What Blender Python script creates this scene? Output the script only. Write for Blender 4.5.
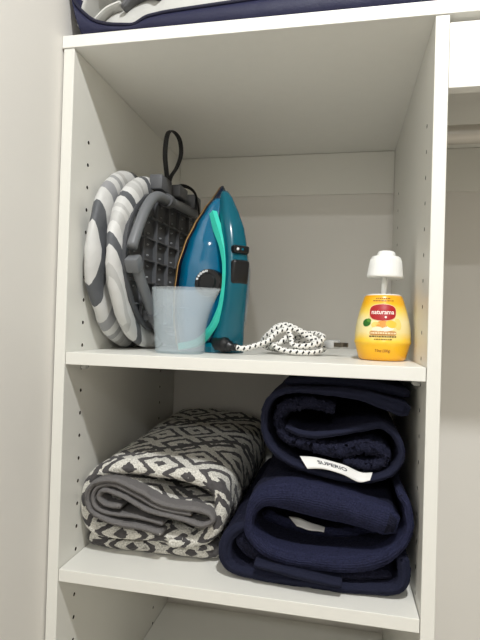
import bpy, bmesh, math, random
from mathutils import Vector, Matrix, noise
random.seed(7)
for o in list(bpy.data.objects): bpy.data.objects.remove(o, do_unlink=True)
scn = bpy.context.scene
COL = scn.collection
PI = math.pi

# ------------------------------------------------------------------ camera
yaw, pitch, roll = .2012, .0091, .029
fw = Vector((-math.sin(yaw)*math.cos(pitch), math.cos(yaw)*math.cos(pitch), math.sin(pitch)))
rt = Vector((math.cos(yaw), math.sin(yaw), 0)); up = rt.cross(fw)
r2 = rt*math.cos(roll) + up*math.sin(roll); u2 = up*math.cos(roll) - rt*math.sin(roll)
cam = bpy.data.cameras.new('camera'); camo = bpy.data.objects.new('camera', cam); COL.objects.link(camo)
camo.matrix_world = Matrix(((r2.x,u2.x,-fw.x,.3598),(r2.y,u2.y,-fw.y,-.6043),(r2.z,u2.z,-fw.z,.0139),(0,0,0,1)))
cam.sensor_fit = 'VERTICAL'; cam.sensor_height = 36; cam.lens = 36*498.84/640; cam.clip_start = .01
scn.camera = camo
# ------------------------------------------------------------------ world + lamps + exposure
w = bpy.data.worlds.new('world'); scn.world = w; w.use_nodes = True
w.node_tree.nodes['Background'].inputs[0].default_value = (.9,.93,1,1)
w.node_tree.nodes['Background'].inputs[1].default_value = .05
vs = scn.view_settings
vs.view_transform = 'Standard'; vs.look = 'None'; vs.gamma = 1; vs.use_curve_mapping = False; vs.exposure = -0.02
CEIL = 1.0
LAMPS = [((.47,-.66), 15.6, .04), ((.47,-2.1), 17.0, .055)]

# ------------------------------------------------------------------ helpers
def link(o, parent=None):
    COL.objects.link(o)
    if parent: o.parent = parent
    return o
def tag(o, label, cat, group=None):
    o['label'] = label; o['category'] = cat
    if group: o['group'] = group
    return o
def empty(name, loc=(0,0,0), label=None, cat=None, group=None, rz=0):
    o = bpy.data.objects.new(name, None); o.empty_display_size = .02; o.location = loc; o.rotation_euler = (0,0,rz); link(o)
    if label: tag(o, label, cat, group)
    return o
def mesh_obj(name, verts, faces, mats, parent=None, smooth=True, uvs=None, fm=None):
    me = bpy.data.meshes.new(name); me.from_pydata([tuple(v) for v in verts], [], faces)
    for m in (mats if isinstance(mats,(list,tuple)) else [mats]): me.materials.append(m)
    if uvs is not None:
        ul = me.uv_layers.new(name='UVMap')
        for l in me.loops: ul.data[l.index].uv = uvs[l.vertex_index]
    if fm is not None:
        for p,i in zip(me.polygons, fm): p.material_index = i
    for p in me.polygons: p.use_smooth = smooth
    me.update()
    return link(bpy.data.objects.new(name, me), parent)
def bm_obj(name, bm, mats, parent=None, smooth=False):
    bmesh.ops.recalc_face_normals(bm, faces=bm.faces[:])
    me = bpy.data.meshes.new(name); bm.to_mesh(me); bm.free()
    for m in (mats if isinstance(mats,(list,tuple)) else [mats]): me.materials.append(m)
    for p in me.polygons: p.use_smooth = smooth
    return link(bpy.data.objects.new(name, me), parent)
def add_box(bm, a, b, bev=0, seg=2, rot=None):
    c = [(a[i]+b[i])/2 for i in range(3)]; s = [abs(b[i]-a[i]) for i in range(3)]
    r = bmesh.ops.create_cube(bm, size=1, matrix=Matrix.Translation(c) @ (rot or Matrix()) @ Matrix.Diagonal((*s,1)))
    if bev:
        es = list({e for v in r['verts'] for e in v.link_edges})
        bmesh.ops.bevel(bm, geom=es, offset=bev, segments=seg, affect='EDGES', profile=.5)
def box(name, a, b, mat, parent=None, bev=0, seg=2, smooth=False):
    bm = bmesh.new(); add_box(bm, a, b, bev, seg); return bm_obj(name, bm, mat, parent, smooth)
def add_cyl(bm, p, q, r1, r2=None, n=16):
    p, q = Vector(p), Vector(q); d = q-p
    M = Matrix.Translation((p+q)/2) @ d.to_track_quat('Z','Y').to_matrix().to_4x4()
    bmesh.ops.create_cone(bm, cap_ends=True, segments=n, radius1=r1, radius2=r1 if r2 is None else r2, depth=d.length, matrix=M)
def catmull(pts, step, closed=False):
    P = [Vector(p) for p in pts]; n = len(P); out = []
    rng = range(n if closed else n-1)
    for i in rng:
        if closed: a,b,c,d = P[(i-1)%n],P[i],P[(i+1)%n],P[(i+2)%n]
        else:
            b,c = P[i],P[i+1]; a = P[i-1] if i else b*2-c; d = P[i+2] if i+2<n else c*2-b
        k = max(1, int(round((c-b).length/step)))
        for j in range(k):
            t = j/k
            out.append(.5*((2*b)+(c-a)*t+(2*a-5*b+4*c-d)*t*t+(3*b-a-3*c+d)*t**3))
    if not closed: out.append(P[-1])
    return out
def lerp_tab(tab, x):
    if x <= tab[0][0]: return tab[0][1]
    for (x0,y0),(x1,y1) in zip(tab, tab[1:]):
        if x <= x1:
            t = (x-x0)/(x1-x0); t = t*t*(3-2*t)*.35+t*.65
            return y0+(y1-y0)*t
    return tab[-1][1]
def tube(name, pts, r, mat, parent=None, step=.004, n=12, flat=1.0, closed=False, flat_dir=None):
    P = catmull(pts, step, closed); V = []; F = []; UV = []; m = len(P)
    T0 = (P[1]-P[0]).normalized(); N = T0.orthogonal().normalized()
    if flat_dir is not None: N = (Vector(flat_dir)-T0*T0.dot(Vector(flat_dir))).normalized()
    L = 0
    for i,p in enumerate(P):
        T = ((P[(i+1)%m] if closed or i<m-1 else p) - (P[i-1] if closed or i else p)).normalized()
        N = (N-T*N.dot(T)).normalized(); B = T.cross(N)
        if i: L += (p-P[i-1]).length
        rr = r(i/(m-1)) if callable(r) else r
        for k in range(n):
            a = 2*PI*k/n; V.append(p+N*math.cos(a)*rr*flat+B*math.sin(a)*rr); UV.append((k/n, L))
    for i in range(m if closed else m-1):
        for k in range(n):
            a,b = i*n+k, i*n+(k+1)%n; c,d = ((i+1)%m)*n+(k+1)%n, ((i+1)%m)*n+k
            F.append((a,b,c,d))
    if not closed:
        F.append(tuple(range(n))[::-1]); F.append(tuple(range((m-1)*n, m*n)))
    return mesh_obj(name, V, F, mat, parent, True, UV)
def lathe(name, prof, mat, parent=None, n=40, loc=(0,0,0)):
    V=[];F=[]
    for r,z in prof:
        for k in range(n): a=2*PI*k/n; V.append((loc[0]+r*math.cos(a),loc[1]+r*math.sin(a),loc[2]+z))
    for i in range(len(prof)-1):
        for k in range(n): F.append((i*n+k,i*n+(k+1)%n,(i+1)*n+(k+1)%n,(i+1)*n+k))
    F.append(tuple(range(n))[::-1]); F.append(tuple(range((len(prof)-1)*n,len(prof)*n)))
    return mesh_obj(name,V,F,mat,parent,True)
def loft(name, rings, mat, parent=None, smooth=True, cap=True, M=None):
    V=[];F=[];n=len(rings[0])
    for r in rings: V += [ (M @ Vector(p)) if M else Vector(p) for p in r]
    for i in range(len(rings)-1):
        for k in range(n): F.append((i*n+k,i*n+(k+1)%n,(i+1)*n+(k+1)%n,(i+1)*n+k))
    if cap: F.append(tuple(range(n))[::-1]); F.append(tuple(range((len(rings)-1)*n,len(rings)*n)))
    o = mesh_obj(name,V,F,mat,parent,smooth)
    bm=bmesh.new(); bm.from_mesh(o.data); bmesh.ops.recalc_face_normals(bm,faces=bm.faces[:]); bm.to_mesh(o.data); bm.free()
    return o
def autosmooth(o, ang=40):
    me=o.data
    for p in me.polygons: p.use_smooth=True
    bm=bmesh.new(); bm.from_mesh(me)
    for e in bm.edges:
        if len(e.link_faces)==2 and e.calc_face_angle(0)>math.radians(ang): e.smooth=False
    bm.to_mesh(me); bm.free(); return o

# ------------------------------------------------------------------ materials
def srgb(r,g,b):
    f=lambda c:(c/12.92 if c<=.04045 else ((c+.055)/1.055)**2.4)
    return (f(r/255),f(g/255),f(b/255),1)
class NT:
    def __init__(s, name):
        s.m=bpy.data.materials.new(name); s.m.use_nodes=True; s.t=s.m.node_tree; s.b=s.t.nodes['Principled BSDF']
    def n(s, kind, **kw):
        nd=s.t.nodes.new(kind)
        for k,v in kw.items(): setattr(nd,k,v)
        return nd
    def l(s,a,b): s.t.links.new(a,b)
    def math(s, op, a, b=None, c=None):
        nd=s.n('ShaderNodeMath',operation=op)
        for i,v in enumerate((a,b,c)):
            if v is None: continue
            if isinstance(v,(int,float)): nd.inputs[i].default_value=v
            else: s.l(v,nd.inputs[i])
        return nd.outputs[0]
def mat(name, col, rough=.5, var=.06, vscale=20, bump=0, bscale=200, metal=0, spec=.5, coat=0, trans=0, ior=1.45, sheen=0, stretch=(1,1,1), alpha=1):
    k=NT(name); b=k.b
    tc=k.n('ShaderNodeTexCoord'); mp=k.n('ShaderNodeMapping'); mp.inputs['Scale'].default_value=stretch; k.l(tc.outputs['Object'],mp.inputs[0])
    nz=k.n('ShaderNodeTexNoise'); nz.inputs['Scale'].default_value=vscale; nz.inputs['Detail'].default_value=3; k.l(mp.outputs[0],nz.inputs['Vector'])
    mx=k.n('ShaderNodeMix',data_type='RGBA'); mx.inputs[6].default_value=tuple(c*(1-var) for c in col[:3])+(1,); mx.inputs[7].default_value=tuple(min(1,c*(1+var)) for c in col[:3])+(1,)
    k.l(nz.outputs['Fac'],mx.inputs[0]); k.l(mx.outputs[2],b.inputs['Base Color'])
    b.inputs['Roughness'].default_value=rough; b.inputs['Metallic'].default_value=metal; b.inputs['Specular IOR Level'].default_value=spec
    b.inputs['Coat Weight'].default_value=coat; b.inputs['Transmission Weight'].default_value=trans; b.inputs['IOR'].default_value=ior; b.inputs['Alpha'].default_value=alpha
    if sheen: b.inputs['Sheen Weight'].default_value=sheen; b.inputs['Sheen Roughness'].default_value=.5; b.inputs['Sheen Tint'].default_value=col
    if bump:
        n2=k.n('ShaderNodeTexNoise'); n2.inputs['Scale'].default_value=bscale; n2.inputs['Detail'].default_value=2; k.l(mp.outputs[0],n2.inputs['Vector'])
        bp=k.n('ShaderNodeBump'); bp.inputs['Strength'].default_value=bump; bp.inputs['Distance'].default_value=.002; k.l(n2.outputs['Fac'],bp.inputs['Height']); k.l(bp.outputs[0],b.inputs['Normal'])
    return k.m
M_WALL=mat('painted_wall',srgb(232,228,221),.7,.012,6,.04,160)
M_CEIL=mat('ceiling_paint',srgb(205,200,190),.8,.012,6,.04,160)
M_FLOOR=mat('floor_wood',srgb(226,220,210),.45,.15,8,.05,60,stretch=(1,8,1))
M_FAR=mat('taupe_wall',srgb(222,218,210),.8,.03,6,.04,160)
M_MEL=mat('white_melamine',srgb(232,230,222),.38,.012,30,.015,400)
M_MELE=mat('white_edge_band',srgb(238,236,229),.42,.02,60,.02,300)
M_HOLE=mat('shaded_chipboard',srgb(60,52,42),.9,.3,400)  # bare chipboard in the peg holes, colour darkened to stand in for their shade
M_ROD=mat('rod_metal',srgb(205,200,192),.3,.03,40,metal=.6)
M_PIN=mat('clear_pin_plastic',srgb(225,225,222),.25,.02,40,trans=.35)

# ------------------------------------------------------------------ room shell
ROOM=dict(x0=-.018,x1=2.3,y0=-2.7,y1=.454,z0=-1.4)
def struct(name,a,b,m):
    o=box(name,a,b,m); o['kind']='structure'; o['label']={'wall_left':'cream painted closet side wall','wall_back':'cream painted wall behind the shelves'}.get(name,'plain painted room surface'); return o
R=ROOM; T=.08
struct('wall_left',(R['x0']-T,R['y0'],R['z0']),(R['x0'],R['y1'],CEIL),M_WALL)
struct('wall_right',(R['x1'],R['y0'],R['z0']),(R['x1']+T,R['y1'],CEIL),M_FAR)
struct('wall_back',(R['x0']-T,R['y1'],R['z0']),(R['x1']+T,R['y1']+T,CEIL),M_WALL)
struct('wall_front',(R['x0']-T,R['y0']-T,R['z0']),(R['x1']+T,R['y0'],CEIL),M_FAR)
struct('ceiling',(R['x0']-T,R['y0']-T,CEIL),(R['x1']+T,R['y1']+T,CEIL+T),M_CEIL)
struct('floor',(R['x0']-T,R['y0']-T,R['z0']-T),(R['x1']+T,R['y1']+T,R['z0']),M_FLOOR)

def lamp_emit():
    k=NT('lamp_diffuser'); k.b.inputs['Emission Color'].default_value=(1,.98,.95,1); k.b.inputs['Emission Strength'].default_value=3; k.b.inputs['Base Color'].default_value=(.9,.9,.88,1); return k.m
M_EMIT=lamp_emit(); M_LAMPRIM=mat('lamp_rim_white',srgb(240,240,238),.4,.01)
for i,((lx,ly),pw,lr) in enumerate(LAMPS):
    t=empty('ceiling_light',(lx,ly,CEIL),['round white ceiling light directly above the shelves','round white ceiling light near the far room wall'][i],'ceiling light','round ceiling lights')
    lathe('rim',[(lr+.02,-.0),(lr+.022,-.008),(lr+.015,-.018),(lr+.004,-.02),(lr+.002,-.012),(lr+.002,-.002)],M_LAMPRIM,t)
    lathe('diffuser',[(lr+.001,-.004),(lr+.001,-.012),(lr*.6,-.014),(.002,-.015)],M_EMIT,t)
    ld=bpy.data.lights.new('ceiling_light_glow','AREA'); ld.shape='DISK'; ld.size=2*lr; ld.energy=pw; ld.color=(.97,.99,1)
    lo=bpy.data.objects.new('ceiling_light_glow',ld); link(lo,t); lo.location=(0,0,-.024)

# ------------------------------------------------------------------ closet organizer
W=.457; TH=.0155; D=.449
ZT,ZTT=.3772,.3941; ZM,ZMB=-.0295,-.0458; ZB,ZBB=-.3176,-.3338; ZL=-.5994; ZF=R['z0']
tower=empty('closet_tower',(W/2,D/2,ZF),'white melamine closet tower with peg-hole side panels standing on the floor','closet tower')
def tpart(o):
    o.parent=tower; o.matrix_parent_inverse=Matrix.Translation(tower.location).inverted(); return o
def panel(name,xa,xb,faces_x,parent_fn):
    o=box(name,(xa,0,ZF),(xb,D,ZT),M_MEL,None,.0006,1)
    o.data.materials.append(M_HOLE)
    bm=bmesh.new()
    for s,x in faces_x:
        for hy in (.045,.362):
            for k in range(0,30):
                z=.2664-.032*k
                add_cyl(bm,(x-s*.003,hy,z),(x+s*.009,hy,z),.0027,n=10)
    cut=bm_obj('cutter',bm,M_HOLE)
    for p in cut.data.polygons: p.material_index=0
    cut.data.materials.clear(); cut.data.materials.append(M_MEL); cut.data.materials.append(M_HOLE)
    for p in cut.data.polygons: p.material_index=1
    md=o.modifiers.new('b','BOOLEAN'); md.operation='DIFFERENCE'; md.solver='EXACT'; md.object=cut
    dg=bpy.context.evaluated_depsgraph_get(); me=bpy.data.meshes.new_from_object(o.evaluated_get(dg))
    o.modifiers.clear(); o.data=me; bpy.data.objects.remove(cut,do_unlink=True)
    return parent_fn(o)
panel('side_panel',-TH,0,[(-1,0)],tpart)
panel('side_panel',W,W+TH,[(1,W)],tpart)
tpart(box('back_cleat',(.0003,D-.0,.2906),(W-.0003,R['y1']-.0004,ZT-.0004),M_MEL,None,.0005,1))
def shelf(name,zt,zb,label,group='adjustable shelves of the closet tower'):
    o=box(name,(.0006,.0016,zb),(W-.0006,D-.003,zt),M_MEL,None,.0007,2); tag(o,label,'shelf',group); return o
shelf('shelf',ZM,ZMB,'white shelf carrying the iron, the measuring cup and the air freshener')
shelf('shelf',ZB,ZBB,'white shelf carrying the folded towels')
shelf('shelf',ZL,ZL-.0163,'white empty shelf under the shelf of folded towels')
def pin(x,s,y,z):
    bm=bmesh.new()
    add_box(bm,(x,y-.0045,z-.0095),(x+s*.0095,y+.0045,z-.0002),.0022,2)
    add_cyl(bm,(x-s*.006,y,z-.005),(x+s*.001,y,z-.005),.0025,n=10)
    add_cyl(bm,(x+s*.0085,y,z-.005),(x+s*.0105,y,z-.005),.0026,n=12)
    tpart(bm_obj('shelf_pin',bm,M_PIN,None,False))
for zb_ in (ZMB,ZBB,ZL-.0163):
    for y in (.045,.362):
        pin(0,1,y,zb_); pin(W,-1,y,zb_)
XR=W+TH+.62
ts=box('top_shelf',(-.0172,-.0015,ZT+.0003),(XR+TH,R['y1']-.0005,ZTT),M_MELE,None,.0008,2); tag(ts,'long white top shelf board lying over the tower and the hanging bay','shelf')
# hanging bay to the right
hp=box('end_panel',(XR,0,ZF),(XR+TH,D,ZT),M_MEL,None,.0006,1); tag(hp,'white end panel closing the hanging bay','panel')
fa=box('valance_board',(W+TH+.0004,.0012,.2925),(XR-.0004,.0172,.3685),M_MELE,None,.0008,2); tag(fa,'white valance board under the top shelf of the hanging bay','valance')
cl=box('back_cleat',(W+TH+.0004,D,.2906),(XR-.0004,R['y1']-.0004,ZT-.0004),M_MEL,None,.0005,1); tag(cl,'white cleat board on the wall of the hanging bay','cleat')
rod=empty('closet_rod',(W+TH,.22,.319),'pale metal closet rod spanning the hanging bay','closet rod')
bm=bmesh.new(); add_cyl(bm,(.004,0,0),(XR-W-TH-.004,0,0),.0145,n=28); autosmooth(bm_obj('rod',bm,M_ROD,rod,True))
for x in (.0005,XR-W-TH-.0065):
    bm=bmesh.new(); add_cyl(bm,(x,0,0),(x+.006,0,0),.022,n=24); autosmooth(bm_obj('rod_flange',bm,M_ROD,rod,True))
# ------------------------------------------------------------------ fabric ribbons
def nz(p, s, seed=0): return noise.noise(Vector(p)*s+Vector((seed*7.3,seed*3.1,seed*1.7)))
def ribbon(name, pts, th, y0, y1, mats, parent, step=.004, ystep=.006, rnd=.004, wob=.002, pile=.0006, seed=0, yedge=.003, lift=None, fmin=.45, ycurve=None, clampx=(.0012,.4558), zmin=None, xshift=None, hem=.004):
    """thick cloth: a centre line in x-z (metres) carried back along y, with rounded edges and soft waviness"""
    ths = th if isinstance(th,(list,tuple)) else [th]*len(pts)
    C3 = catmull([(p[0],p[1],t) for p,t in zip(pts,ths)], step)
    C2 = [Vector((c.x,c.y)) for c in C3]; TT=[max(c.z,.001) for c in C3]; n=len(C2)
    Nn=[]
    for i in range(n):
        d=C2[min(i+1,n-1)]-C2[max(i-1,0)]; d.normalize(); Nn.append(Vector((-d.y,d.x)))
    L=[0]
    for i in range(1,n): L.append(L[-1]+(C2[i]-C2[i-1]).length)
    loop=[(i,1.,0.) for i in range(n)]
    loop+=[(n-1,.6,.8),(n-1,-.6,.8)]
    loop+=[(i,-1.,0.) for i in range(n-1,-1,-1)]
    loop+=[(0,-.6,-.8),(0,.6,-.8)]
    m=len(loop)
    ys=[]; k=7
    for j in range(k+1):
        q=1-math.cos(PI/2*j/k); ys.append((rnd*q, max(fmin, math.sqrt(max(0,1-(1-q)**2)))))
    d=rnd+ystep; tot=y1-y0
    while d<tot-.002: ys.append((d,1.)); d+=ystep
    ys.append((tot,1.)); ys.append((tot+.002,.6))
    V=[];UV=[];AC=[]
    for j,(dy,f) in enumerate(ys):
        for (i,s,e) in loop:
            c=C2[i]; N=Nn[i]; t=TT[i]/2*f; T=Vector((N.y,-N.x))
            q=c+N*(s*t)+T*(e*t)
            ye = y0+dy + yedge*nz((L[i],0,0),16,seed+3)*max(0,1-dy/.05)
            if ycurve: ye+=ycurve(L[i]/L[-1])*max(0,1-dy/.12)
            p=Vector((q.x,ye,q.y))
            wv=wob*(nz(p,22,seed)+.5*nz(p,55,seed+1))
            wz=wob*(nz(p,20,seed+5)+.5*nz(p,50,seed+6))
            pl=pile*nz(p,330,seed+2)*2+pile*nz(p,700,seed+4)
            p.x+=wv+N.x*s*pl; p.z+=wz+N.y*s*pl
            if dy<rnd*1.01: p.y+=pl
            if lift: p.z+=lift(dy/tot,q.x,q.y)
            if xshift: p.x+=xshift(dy/tot)
            p.x=min(max(p.x,clampx[0]),clampx[1])
            if zmin is not None and p.z<zmin: p.z=zmin
            V.append(p); UV.append((L[i], dy-(1-f)*TT[i]/2)); AC.append(s*t)
    F=[];FM=[]
    for j in range(len(ys)-1):
        for k in range(m):
            F.append((j*m+k,j*m+(k+1)%m,(j+1)*m+(k+1)%m,(j+1)*m+k)); FM.append(1 if (len(mats)>1 and ys[j][0]<hem) else 0)
    def cap(base,flip):
        for i in range(n-1):
            a,b=base+i,base+i+1; c,d=base+n+2+(n-1-(i+1)),base+n+2+(n-1-i)
            F.append((a,d,c,b) if flip else (a,b,c,d)); FM.append(1 if len(mats)>1 and not flip else 0)
        F.append((base+n-1,base+n,base+n+1,base+n+2)); FM.append(0)
        F.append((base+2*n+1,base+2*n+2,base+2*n+3,base)); FM.append(0)
    cap(0,False); cap((len(ys)-1)*m,True)
    o=mesh_obj(name,V,F,mats,parent,True,UV,FM)
    at=o.data.attributes.new('across','FLOAT','POINT')
    for i,a in enumerate(AC): at.data[i].value=a
    bm=bmesh.new(); bm.from_mesh(o.data); bmesh.ops.recalc_face_normals(bm,faces=bm.faces[:]); bm.to_mesh(o.data); bm.free()
    return o
def terry(name, col, rough=.95, var=.35, bump=.8, bscale=420, sheen=.25, ribs=None):
    k=NT(name); b=k.b; tc=k.n('ShaderNodeTexCoord')
    v=k.n('ShaderNodeTexVoronoi'); v.inputs['Scale'].default_value=bscale; k.l(tc.outputs['Object'],v.inputs['Vector'])
    mx=k.n('ShaderNodeMix',data_type='RGBA'); mx.inputs[6].default_value=tuple(min(1,c*(1+var)) for c in col[:3])+(1,); mx.inputs[7].default_value=tuple(c*(1-var) for c in col[:3])+(1,)
    k.l(v.outputs['Distance'],mx.inputs[0]); k.l(mx.outputs[2],b.inputs['Base Color'])
    h=v.outputs['Distance']
    if ribs:
        at=k.n('ShaderNodeAttribute'); at.attribute_name='across'
        h=k.math('SINE',k.math('MULTIPLY',at.outputs['Fac'],2*PI/ribs))
    bp=k.n('ShaderNodeBump'); bp.inputs['Strength'].default_value=bump; bp.inputs['Distance'].default_value=.0015; bp.invert=not ribs; k.l(h,bp.inputs['Height']); k.l(bp.outputs[0],b.inputs['Normal'])
    b.inputs['Roughness'].default_value=rough; b.inputs['Specular IOR Level'].default_value=.1
    b.inputs['Sheen Weight'].default_value=sheen; b.inputs['Sheen Roughness'].default_value=.6; b.inputs['Sheen Tint'].default_value=tuple(min(1,c*1.5) for c in col[:3])+(1,)
    return k.m
def diamond_towel():
    k=NT('diamond_jacquard'); b=k.b
    uv=k.n('ShaderNodeUVMap'); tc=k.n('ShaderNodeTexCoord')
    n1=k.n('ShaderNodeTexNoise'); n1.inputs['Scale'].default_value=150; n1.inputs['Detail'].default_value=2; k.l(tc.outputs['Object'],n1.inputs['Vector'])
    sp=k.n('ShaderNodeSeparateXYZ'); k.l(uv.outputs[0],sp.inputs[0])
    jit=k.math('MULTIPLY',k.math('SUBTRACT',n1.outputs['Fac'],.5),.16)
    U=k.math('DIVIDE',sp.outputs['X'],.088); Vv=k.math('DIVIDE',k.math('ADD',sp.outputs['Y'],.034),.088)
    def tri(x,off):  # distance to the nearest cell centre, 0..1
        return k.math('MULTIPLY',k.math('ABSOLUTE',k.math('SUBTRACT',k.math('FRACT',k.math('ADD',x,off)),.5)),2.0)
    a=tri(U,.0); c=tri(Vv,.0)
    d=k.math('ADD',k.math('ADD',a,c),jit)          # 0 centre .. 2 corner
    dark_centre=k.math('LESS_THAN',d,.20)
    light_in=k.math('MULTIPLY',k.math('GREATER_THAN',d,.20),k.math('LESS_THAN',d,.56))
    light_ring=k.math('MULTIPLY',k.math('GREATER_THAN',d,.80),k.math('LESS_THAN',d,1.20))
    light_corner=k.math('MULTIPLY',k.math('GREATER_THAN',d,1.46),k.math('LESS_THAN',d,1.82))
    l=k.math('ADD',k.math('ADD',light_in,light_ring),light_corner)
    # break the rings along one diagonal so that kites and chevrons appear
    s=k.math('FRACT',k.math('ADD',k.math('MULTIPLY',k.math('SUBTRACT',U,Vv),.5),k.math('MULTIPLY',jit,.6)))
    brk=k.math('LESS_THAN',s,.10)
    l=k.math('MAXIMUM',k.math('SUBTRACT',l,brk),0)
    v=k.n('ShaderNodeTexVoronoi'); v.inputs['Scale'].default_value=430; k.l(tc.outputs['Object'],v.inputs['Vector'])
    cl=k.n('ShaderNodeMix',data_type='RGBA'); cl.inputs[6].default_value=srgb(250,247,238); cl.inputs[7].default_value=srgb(186,182,172); k.l(v.outputs['Distance'],cl.inputs[0])
    cd=k.n('ShaderNodeMix',data_type='RGBA'); cd.inputs[6].default_value=srgb(98,95,95); cd.inputs[7].default_value=srgb(66,64,65); k.l(n1.outputs['Fac'],cd.inputs[0])
    mx=k.n('ShaderNodeMix',data_type='RGBA'); k.l(l,mx.inputs[0]); k.l(cd.outputs[2],mx.inputs[6]); k.l(cl.outputs[2],mx.inputs[7]); k.l(mx.outputs[2],b.inputs['Base Color'])
    h=k.math('ADD',k.math('MULTIPLY',l,1.2),k.math('MULTIPLY',k.math('MULTIPLY',v.outputs['Distance'],-1.),k.math('ADD',k.math('MULTIPLY',l,.8),.3)))
    bp=k.n('ShaderNodeBump'); bp.inputs['Strength'].default_value=.8; bp.inputs['Distance'].default_value=.0018; k.l(h,bp.inputs['Height']); k.l(bp.outputs[0],b.inputs['Normal'])
    b.inputs['Roughness'].default_value=.95; b.inputs['Specular IOR Level'].default_value=.1; b.inputs['Sheen Weight'].default_value=.1
    return k.m
M_DIA=diamond_towel()
M_HEM=terry('grey_hem',srgb(112,109,108),var=.12,bump=.35,bscale=600,sheen=.1)
M_NAVY=terry('navy_terry',srgb(30,31,46),var=.5,bscale=420)
M_NAVYS=terry('navy_selvedge',srgb(34,36,52),var=.15,bump=.3,bscale=700)
M_NAVYR=terry('navy_ribbed_border',srgb(38,40,62),bump=.4,ribs=.0030)
M_TAG=mat('white_tag',srgb(232,230,226),.6,.03,60)
M_INK=mat('tag_ink',srgb(60,60,70),.7,.02)

# patterned bath towel on the lower shelf
gt=empty('bath_towel',(.1,.2,ZB),'grey and ivory diamond patterned towel folded on the shelf beside navy towels','towel')
def under(o,t):
    o.parent=t; o.matrix_parent_inverse=Matrix.Translation(t.location).inverted(); return o
def glift(f,x,z): return .018*min(1,max(0,(z+.26)/.06))*f
under(ribbon('bottom_fold',[(.03,-.2975),(.012,-.3015),(.010,-.3065),(.03,-.3085),(.1,-.3085),(.185,-.307),(.196,-.301),(.186,-.297),(.1,-.297)],.0165,.07,.40,[M_DIA],None,.004,.005,.009,.0014,.0007,21,zmin=ZB+.0004,fmin=.04),gt)
under(ribbon('outer_wrap',[(.155,-.279),(.086,-.283),(.028,-.281),(.0135,-.262),(.0135,-.226),(.028,-.204),(.062,-.192),(.122,-.192),(.176,-.198),(.201,-.210),(.207,-.236),(.198,-.264),(.178,-.280),(.14,-.287)],.021,.048,.40,[M_DIA],None,.004,.005,.014,.0025,.0008,22,lift=glift,fmin=.04),gt)
under(ribbon('rolled_end',[(.067,-.241),(.046,-.239),(.036,-.229),(.047,-.220),(.077,-.229),(.111,-.242),(.158,-.248),(.184,-.2535),(.199,-.247),(.194,-.2375),(.175,-.234),(.131,-.231),(.092,-.216),(.058,-.2055),(.03,-.2115),(.019,-.231),(.027,-.252),(.057,-.262),(.100,-.2665),(.128,-.271)],[.0066]*6+[.0072]*4+[.0076]*10,.034,.36,[M_DIA,M_HEM],None,.003,.006,.004,.0012,.0006,23,hem=.018,fmin=.45),gt)

under(ribbon('rolled_end',[(.128,-.2585),(.09,-.2535),(.05,-.2515),(.0315,-.244),(.0275,-.229),(.036,-.2165),(.058,-.2125),(.09,-.2235),(.125,-.2375),(.168,-.2405)],.006,.037,.34,[M_HEM],None,.003,.008,.003,.001,.0004,24,fmin=.4),gt)
# navy towels
nl=empty('bath_towel',(.33,.2,ZB),'navy towel folded in a wide open loop, underneath the rolled navy towel','towel')
under(ribbon('bottom_fold',[(.250,-.245),(.230,-.256),(.2185,-.277),(.2225,-.298),(.246,-.3075),(.302,-.3095),(.37,-.3095),(.428,-.306),(.443,-.290),(.441,-.268)],[.013,.016,.018,.017]+[.015]*6,.032,.38,[M_NAVY,M_NAVYS],None,.004,.006,.006,.0018,.0007,31,zmin=ZB+.0006),nl)
under(ribbon('folded_flap',[(.262,-.288),(.313,-.2945),(.366,-.2995)],[.008,.011,.008],.018,.30,[M_NAVYS],None,.004,.006,.004,.0012,.0003,32,zmin=ZB+.0006),nl)
under(ribbon('open_loop',[(.420,-.222),(.367,-.2105),(.304,-.203),(.266,-.208),(.2505,-.232),(.2545,-.258),(.284,-.276),(.341,-.2815),(.402,-.272),(.434,-.252),(.4455,-.226),(.4425,-.200),(.436,-.189)],[.034,.038,.036,.024,.013,.014,.019,.022,.019,.013,.011,.010,.009],.026,.38,[M_NAVY,M_NAVYR],None,.004,.006,.006,.0018,.0006,33,fmin=.75,hem=.03),nl)
under(ribbon('inner_layer',[(.262,-.250),(.30,-.262),(.36,-.264),(.415,-.252)],.013,.085,.37,[M_NAVY,M_NAVYR],None,.004,.006,.005,.002,.0009,34),nl)
under(ribbon('lower_layer',[(.240,-.268),(.252,-.280),(.29,-.2945),(.36,-.299),(.425,-.291)],[.022,.022,.014,.012,.010],.040,.37,[M_NAVY],None,.004,.006,.005,.002,.0007,35,zmin=ZB+.0006),nl)
nu=empty('bath_towel',(.35,.2,-.188),'navy towel rolled up with a white brand tag, lying on another navy towel','towel')
under(ribbon('outer_wrap',[(.438,-.086),(.411,-.078),(.38,-.071),(.313,-.068),(.276,-.078),(.2625,-.106),(.2695,-.141),(.297,-.1635),(.339,-.175),(.392,-.178),(.427,-.166),(.437,-.143),(.431,-.121),(.414,-.109),(.39,-.112),(.346,-.124),(.315,-.126),(.294,-.120)],[.019,.017,.013]+[.0088]*15,.046,.37,[M_NAVY,M_NAVYS],None,.0035,.006,.004,.0018,.0006,41),nu)
under(ribbon('pile_layer',[(.35,-.091),(.318,-.087),(.290,-.094),(.281,-.112),(.293,-.132),(.324,-.140),(.36,-.145),(.391,-.137),(.412,-.141),(.418,-.153),(.401,-.161),(.37,-.157)],[.013,.015,.014,.012,.014,.016,.017,.018,.017,.015,.012,.010],.050,.36,[M_NAVY],None,.003,.005,.007,.0022,.0026,42),nu)
under(ribbon('top_layer',[(.442,-.068),(.40,-.060),(.34,-.0565),(.29,-.061)],[.012,.011,.010,.008],.06,.36,[M_NAVY,M_NAVYS],None,.004,.006,.004,.0012,.0006,43),nu)

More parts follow.
